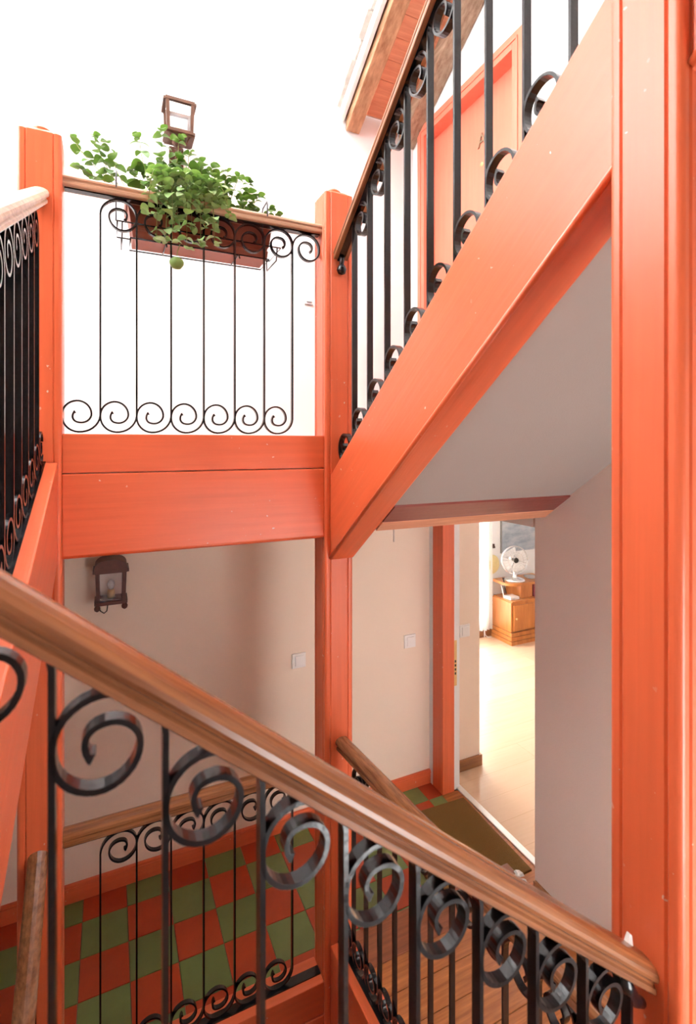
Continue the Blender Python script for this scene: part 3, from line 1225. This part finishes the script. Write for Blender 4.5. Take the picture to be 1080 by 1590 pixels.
# ------------------------------------------------------------------ doorway of the lower hall
t = thing('door_2', (1.95, 2.2, FLOOR), 'orange painted door frame of the open apartment doorway', 'door frame')
t['kind'] = 'structure'
MB().box(1.905, 1.995, 2.66, 2.77, FLOOR, -.29, .003).build('jamb', 'paint_z', t)
MB().box(1.905, 1.995, 1.766, 2.66, -.386, -.29, .003).build('head', 'paint_z', t)
MB().box(1.905, 1.995, 1.766, 1.80, FLOOR, -.386, .003).build('jamb', 'paint_z', t)
MB().box(1.995, 2.045, 2.672, 2.77, FLOOR, -.29, .002).build('lining', 'plaster_white', t)
pl = MB().box(1.997, 2.020, 2.667, 2.673, -1.55, -1.26, .001).build('strike_plate', 'brass', t)
for k in range(4):
    m = MB().box(2.003, 2.013, 2.6655, 2.669, -1.40 - k * .026, -1.385 - k * .026)
    m.build('bolt_hole', 'dark_hole', pl)
m = MB().box(1.905, 2.05, 2.77, YB, FLOOR, -.29)
m.box(1.905, 2.05, 1.70, 2.77, -.29, 0)
struct(m.build('wall_doorway', 'plaster_white'))
m = MB().box(2.020, 2.060, 1.80, 2.70, FLOOR - .004, FLOOR + .010, .004)
tag(m.build('threshold_strip', 'alu'), 'pale metal threshold strip across the doorway floor', 'threshold')
m = MB().box(1.90, 2.02, 1.80, 2.66, FLOOR - .012, FLOOR + .003, .002)
tag(m.build('threshold_board', 'plank'), 'brown threshold board between doormat and metal strip', 'threshold')

m = MB()
m.hexa([(1.44, 1.99, FLOOR + .001), (1.985, 1.99, FLOOR + .001), (2.0, 2.575, FLOOR + .003), (1.50, 2.60, FLOOR + .001),
        (1.44, 1.99, FLOOR + .014), (1.985, 1.99, FLOOR + .014), (2.0, 2.575, FLOOR + .016), (1.50, 2.60, FLOOR + .014)], .004)
tag(m.build('doormat', 'doormat'), 'brown coir doormat on the floor before the open doorway', 'doormat')

# ------------------------------------------------------------------ the room beyond
RX1, RY0, RY1 = 5.6, .6, 4.66
RC = .15
m = MB().box(2.05, RX1, RY0, 2.811, FLOOR - .2, FLOOR)
m.box(2.32, RX1, 2.811, RY1, FLOOR - .2, FLOOR)
m.box(1.4, 2.32, 2.96, RY1, FLOOR - .2, FLOOR)
struct(m.build('floor', 'laminate'))
m = MB().box(1.4, RX1, 2.96, RY1 + .1, RC, RC + .1)
m.box(2.06, RX1, RY0, 2.96, RC, RC + .1)
struct(m.build('ceiling', 'plaster_white'))
WX0, WX1, WZ1 = 2.05, 3.93, -.25
m = MB().box(WX1, RX1, RY1, RY1 + .12, FLOOR, RC)
m.box(1.3, WX0, RY1, RY1 + .12, FLOOR, RC)
m.box(WX0, WX1, RY1, RY1 + .12, WZ1, RC)
m.box(WX0, WX1, RY1, RY1 + .12, FLOOR, FLOOR + .10)
struct(m.build('wall_far_room', 'plaster_white'))
m = MB().box(RX1, RX1 + .1, RY0, RY1, FLOOR, RC)
struct(m.build('wall_side_room', 'plaster_white'))
m = MB().box(2.05, RX1, RY0 - .1, RY0, FLOOR, RC)
struct(m.build('wall_near_room', 'plaster_white'))
m = MB().box(1.3, 1.4, 2.96, RY1, FLOOR, RC)
struct(m.build('wall_inner_room', 'plaster_white'))
m = MB().box(2.055, 2.325, YB - .014, YB, FLOOR, FLOOR + .075, .003)
m.box(2.32, 2.334, YB - .014, 2.95, FLOOR, FLOOR + .075, .003)
struct(m.build('baseboard_room', 'skirting'))
m = MB().box(2.4, RX1, RY1 - .016, RY1, FLOOR, FLOOR + .08, .003)
struct(m.build('baseboard_far', 'skirting'))
w = thing('window_1', (3.1, RY1 + .06, FLOOR + .1), 'tall bright window of the room behind the curtain', 'window')
w['kind'] = 'structure'
m = MB()
for a, b in ((WX0, WX0 + .06), (2.73, 2.79), (WX1 - .06, WX1)):
    m.box(a, b, RY1 + .03, RY1 + .09, FLOOR + .1, WZ1)
m.box(WX0, WX1, RY1 + .03, RY1 + .09, FLOOR + .10, FLOOR + .17)
m.box(WX0, WX1, RY1 + .03, RY1 + .09, WZ1 - .06, WZ1)
m.build('window_frame', 'white_plastic', w)
for a, b in ((WX0 + .06, 2.73), (2.79, WX1 - .06)):
    MB().box(a, b, RY1 + .055, RY1 + .061, FLOOR + .17, WZ1 - .06).build('pane', 'glass', w)
# sheer curtain, folded cloth
m = MB()
n = 60
top, bot = .05, FLOOR + .09
fr, bk = [], []
for i in range(n + 1):
    x = 3.55 + .44 * i / n
    yy = RY1 - .045 + .016 * math.sin(i * .9) + .006 * math.sin(i * .37)
    fr.append((m.bm.verts.new((x, yy - .001, bot)), m.bm.verts.new((x, yy - .001, top))))
    bk.append((m.bm.verts.new((x, yy + .001, bot)), m.bm.verts.new((x, yy + .001, top))))
for i in range(n):
    m.bm.faces.new([fr[i][0], fr[i + 1][0], fr[i + 1][1], fr[i][1]])
    m.bm.faces.new([bk[i][0], bk[i][1], bk[i + 1][1], bk[i + 1][0]])
tag(m.build('curtain', 'sheer', smooth=True), 'white sheer curtain glowing beside the cabinet in the far room', 'curtain')

# cabinet
FX, FY = 4.01, 4.315
t = thing('cabinet', (4.3, 4.45, FLOOR), 'orange wooden cabinet with raised shelf in the far room', 'cabinet')
CH = FLOOR + .466
m = MB().box(FX, 4.62, FY + .01, 4.63, FLOOR + .14, CH, .004)
m.build('body', 'cabinet_wood', t)
m = MB()
for k in range(3):
    m.box(FX - .006 - .004 * (2 - k), 4.63, FY - .004 - .004 * (2 - k), 4.635, FLOOR + .046 * k, FLOOR + .046 * (k + 1) - .004, .006)
m.build('plinth', 'cabinet_wood', t)
dr = MB().box(FX + .03, 4.325, FY - .006, FY + .012, FLOOR + .155, CH - .03, .003).build('door', 'cabinet_wood', t)
m = MB().lathe(0, 0, [(.006, 0), (.011, .006), (.013, .014), (.008, .020), (.001, .021)], 12)
put('knob', m.me('knob', 'brass', smooth=True), (FX + .055, FY - .004, FLOOR + .29), dr, (math.radians(90), 0, 0))
MB().box(4.37, 4.60, FY, FY + .012, FLOOR + .155, CH - .03, .003).build('door', 'cabinet_wood', t)
MB().box(FX + .015, 4.62, FY + .005, 4.63, CH, CH + .012, .004).build('top_board', 'cabinet_wood', t)
MB().box(4.20, 4.37, FY + .06, 4.62, CH + .012, FLOOR + .635, .003).build('shelf_support', 'cabinet_wood', t)
poly = [(4.62, FY + .02), (4.62, 4.63), (4.02, 4.63)]
for k in range(9):
    a = math.pi / 2 * k / 8
    poly.append((4.16 - .155 * math.cos(a), FY + .02 + .13 - .13 * math.sin(a)))
MB().prism(poly, 'z', FLOOR + .635, FLOOR + .665).build('upper_shelf', 'cabinet_wood', t)
bkz = CH + .012
x = 4.392
for k, (w_, h_) in enumerate(((.022, .15), (.026, .165), (.02, .14))):
    tag(MB().box(x, x + w_, FY + .06, FY + .19, bkz, bkz + h_, .002).build('book', 'book_red'),
        ('dark red book standing on the cabinet, leftmost of three', 'dark red book in the middle of three on the cabinet', 'dark red book on the cabinet, rightmost of three')[k], 'book', 'books on the cabinet')
    x += w_ + .002

# router
t = thing('router', (4.10, 4.43, CH + .012), 'white router with antenna on the low cabinet top', 'router')
MB().box(4.045, 4.175, 4.37, 4.49, CH + .012, CH + .042, .006).build('case', 'white_plastic', t)
MB().tube([(4.050, 4.485, CH + .03), (4.035, 4.488, CH + .09), (4.020, 4.49, CH + .16)], .006, 8).build('antenna', 'white_plastic', t, smooth=True)

# desk fan
ft = FLOOR + .665
fx, fy = 4.185, 4.46
t = thing('desk_fan', (fx, fy, ft), 'chrome desk fan on the raised cabinet shelf', 'fan')
MB().lathe(fx, fy, [(.115, ft), (.118, ft + .012), (.105, ft + .022), (.055, ft + .034), (.026, ft + .05), (.020, ft + .085), (.022, ft + .10)], 24).build('base', 'chrome', t, smooth=True)
fc = Vector((fx, fy, ft + .235))
MB().lathe(0, 0, [(.02, 0)] + [(.03, .002), (.045, .02), (.05, .06), (.045, .10), (.025, .12), (.01, .122)], 16)
dirn = Vector((-.28, -.955, .05)).normalized()
q = dirn.to_track_quat('Z', 'Y').to_euler()


def fanpart(name, m, mat, smooth=True):
    return put(name, m.me(name, mat, smooth=smooth), fc, t, q)


fanpart('motor', MB().lathe(0, 0, [(.012, -.14), (.035, -.13), (.046, -.10), (.05, -.06), (.046, -.03), (.03, -.02)], 16), 'chrome')
fanpart('hub', MB().lathe(0, 0, [(.03, .032), (.03, .040), (.020, .044), (.001, .045)], 16), 'dark_hole')
for k in range(4):
    a0 = math.pi / 2 * k + .4
    m = MB()
    vs = []
    for i in range(6):
        r = .03 + .115 * i / 5
        wd = .25 + .38 * math.sin(i / 5 * math.pi * .8)
        for s, zt in ((-1, -.012), (1, .016)):
            a = a0 + s * wd
            vs.append(m.bm.verts.new((r * math.cos(a), r * math.sin(a), zt)))
            vs.append(m.bm.verts.new((r * math.cos(a), r * math.sin(a), zt - .002)))
    for i in range(5):
        b = i * 4
        for p_, q_ in ((0, 2), (2, 3), (3, 1), (1, 0)):
            m.bm.faces.new([vs[b + p_], vs[b + q_], vs[b + 4 + q_], vs[b + 4 + p_]])
    fanpart('blade', m, 'fan_white', False)
m = MB()


def circ(r, z, n=36):
    return [(r * math.cos(2 * math.pi * k / n), r * math.sin(2 * math.pi * k / n), z) for k in range(n + 1)]


m.tube(circ(.158, 0), .004, 6)
m.tube(circ(.155, .016), .002, 5)
m.tube(circ(.155, -.016), .002, 5)
for r in (.03, .09):
    m.tube(circ(r, .036), .0016, 5)
for k in range(24):
    a = 2 * math.pi * k / 24
    c_, s_ = math.cos(a), math.sin(a)
    m.tube([(.03 * c_, .03 * s_, .036), (.10 * c_, .10 * s_, .036), (.145 * c_, .145 * s_, .024), (.158 * c_, .158 * s_, 0)], .0013, 4)
    m.tube([(.03 * c_, .03 * s_, -.04), (.10 * c_, .10 * s_, -.04), (.145 * c_, .145 * s_, -.024), (.158 * c_, .158 * s_, 0)], .0013, 4)
fanpart('cage', m, 'chrome')
MB().tube([(fx - .09, fy + .06, ft + .012), (fx - .13, fy + .05, ft + .03), (fx - .165, fy - .01, ft + .015), (fx - .16, fy - .02, ft - .05), (fx - .135, fy - .02, ft - .13)], .005, 8).build('power_cord', 'iron', t, smooth=True)

# little things on the walls of the room
t = thing('wall_picture', (4.45, RY1 - .01, -1.28), 'blue-grey picture on the wall above the desk fan', 'picture')
MB().box(4.16, 4.85, RY1 - .022, RY1 - .002, -1.27, -.62, .002).build('canvas', 'picture_print', t)
MB().box(4.150, 4.16, RY1 - .026, RY1 - .002, -1.28, -.61, .002).build('frame_edge', 'wire_grey', t)
m = MB().lathe(0, 0, [(.11, 0), (.11, .012), (.10, .018), (.06, .030), (.001, .032)], 28)
o = put('straw_hat', m.me('straw_hat', 'yellow_straw', smooth=True), (4.02, RY1 - .002, -1.395), None, (math.radians(90), 0, 0))
tag(o, 'round straw disc hanging on the wall left of the fan', 'decoration')
m = MB().box(4.035, 4.060, RY1 - .014, RY1, -1.21, -1.16, .003).tube([(4.047, RY1 - .012, -1.17), (4.047, RY1 - .03, -1.19), (4.047, RY1 - .03, -1.205)], .004, 6)
tag(m.build('wall_hook', 'lantern_bronze'), 'small brown hook on the wall above the straw disc', 'hook')
m = MB().box(3.898, 3.906, RY1 - .024, RY1 - .016, FLOOR + .002, FLOOR + .11)
m.tube([(3.90, RY1 - .024, FLOOR + .10), (3.905, RY1 - .03, FLOOR + .03), (3.93, RY1 - .05, FLOOR + .005), (3.97, RY1 - .06, FLOOR + .005)], .004, 6)
tag(m.build('white_cable', 'white_plastic'), 'white cable running down over the far baseboard to the floor', 'cable')
# glass dish on the shelf
m = MB().lathe(4.42, 4.45, [(.02, ft), (.05, ft + .006), (.075, ft + .02), (.078, ft + .028), (.072, ft + .026), (.045, ft + .012), (.001, ft + .008)], 20)
tag(m.build('glass_dish', 'glass_frost', smooth=True), 'shallow glass dish on the raised cabinet shelf', 'dish')
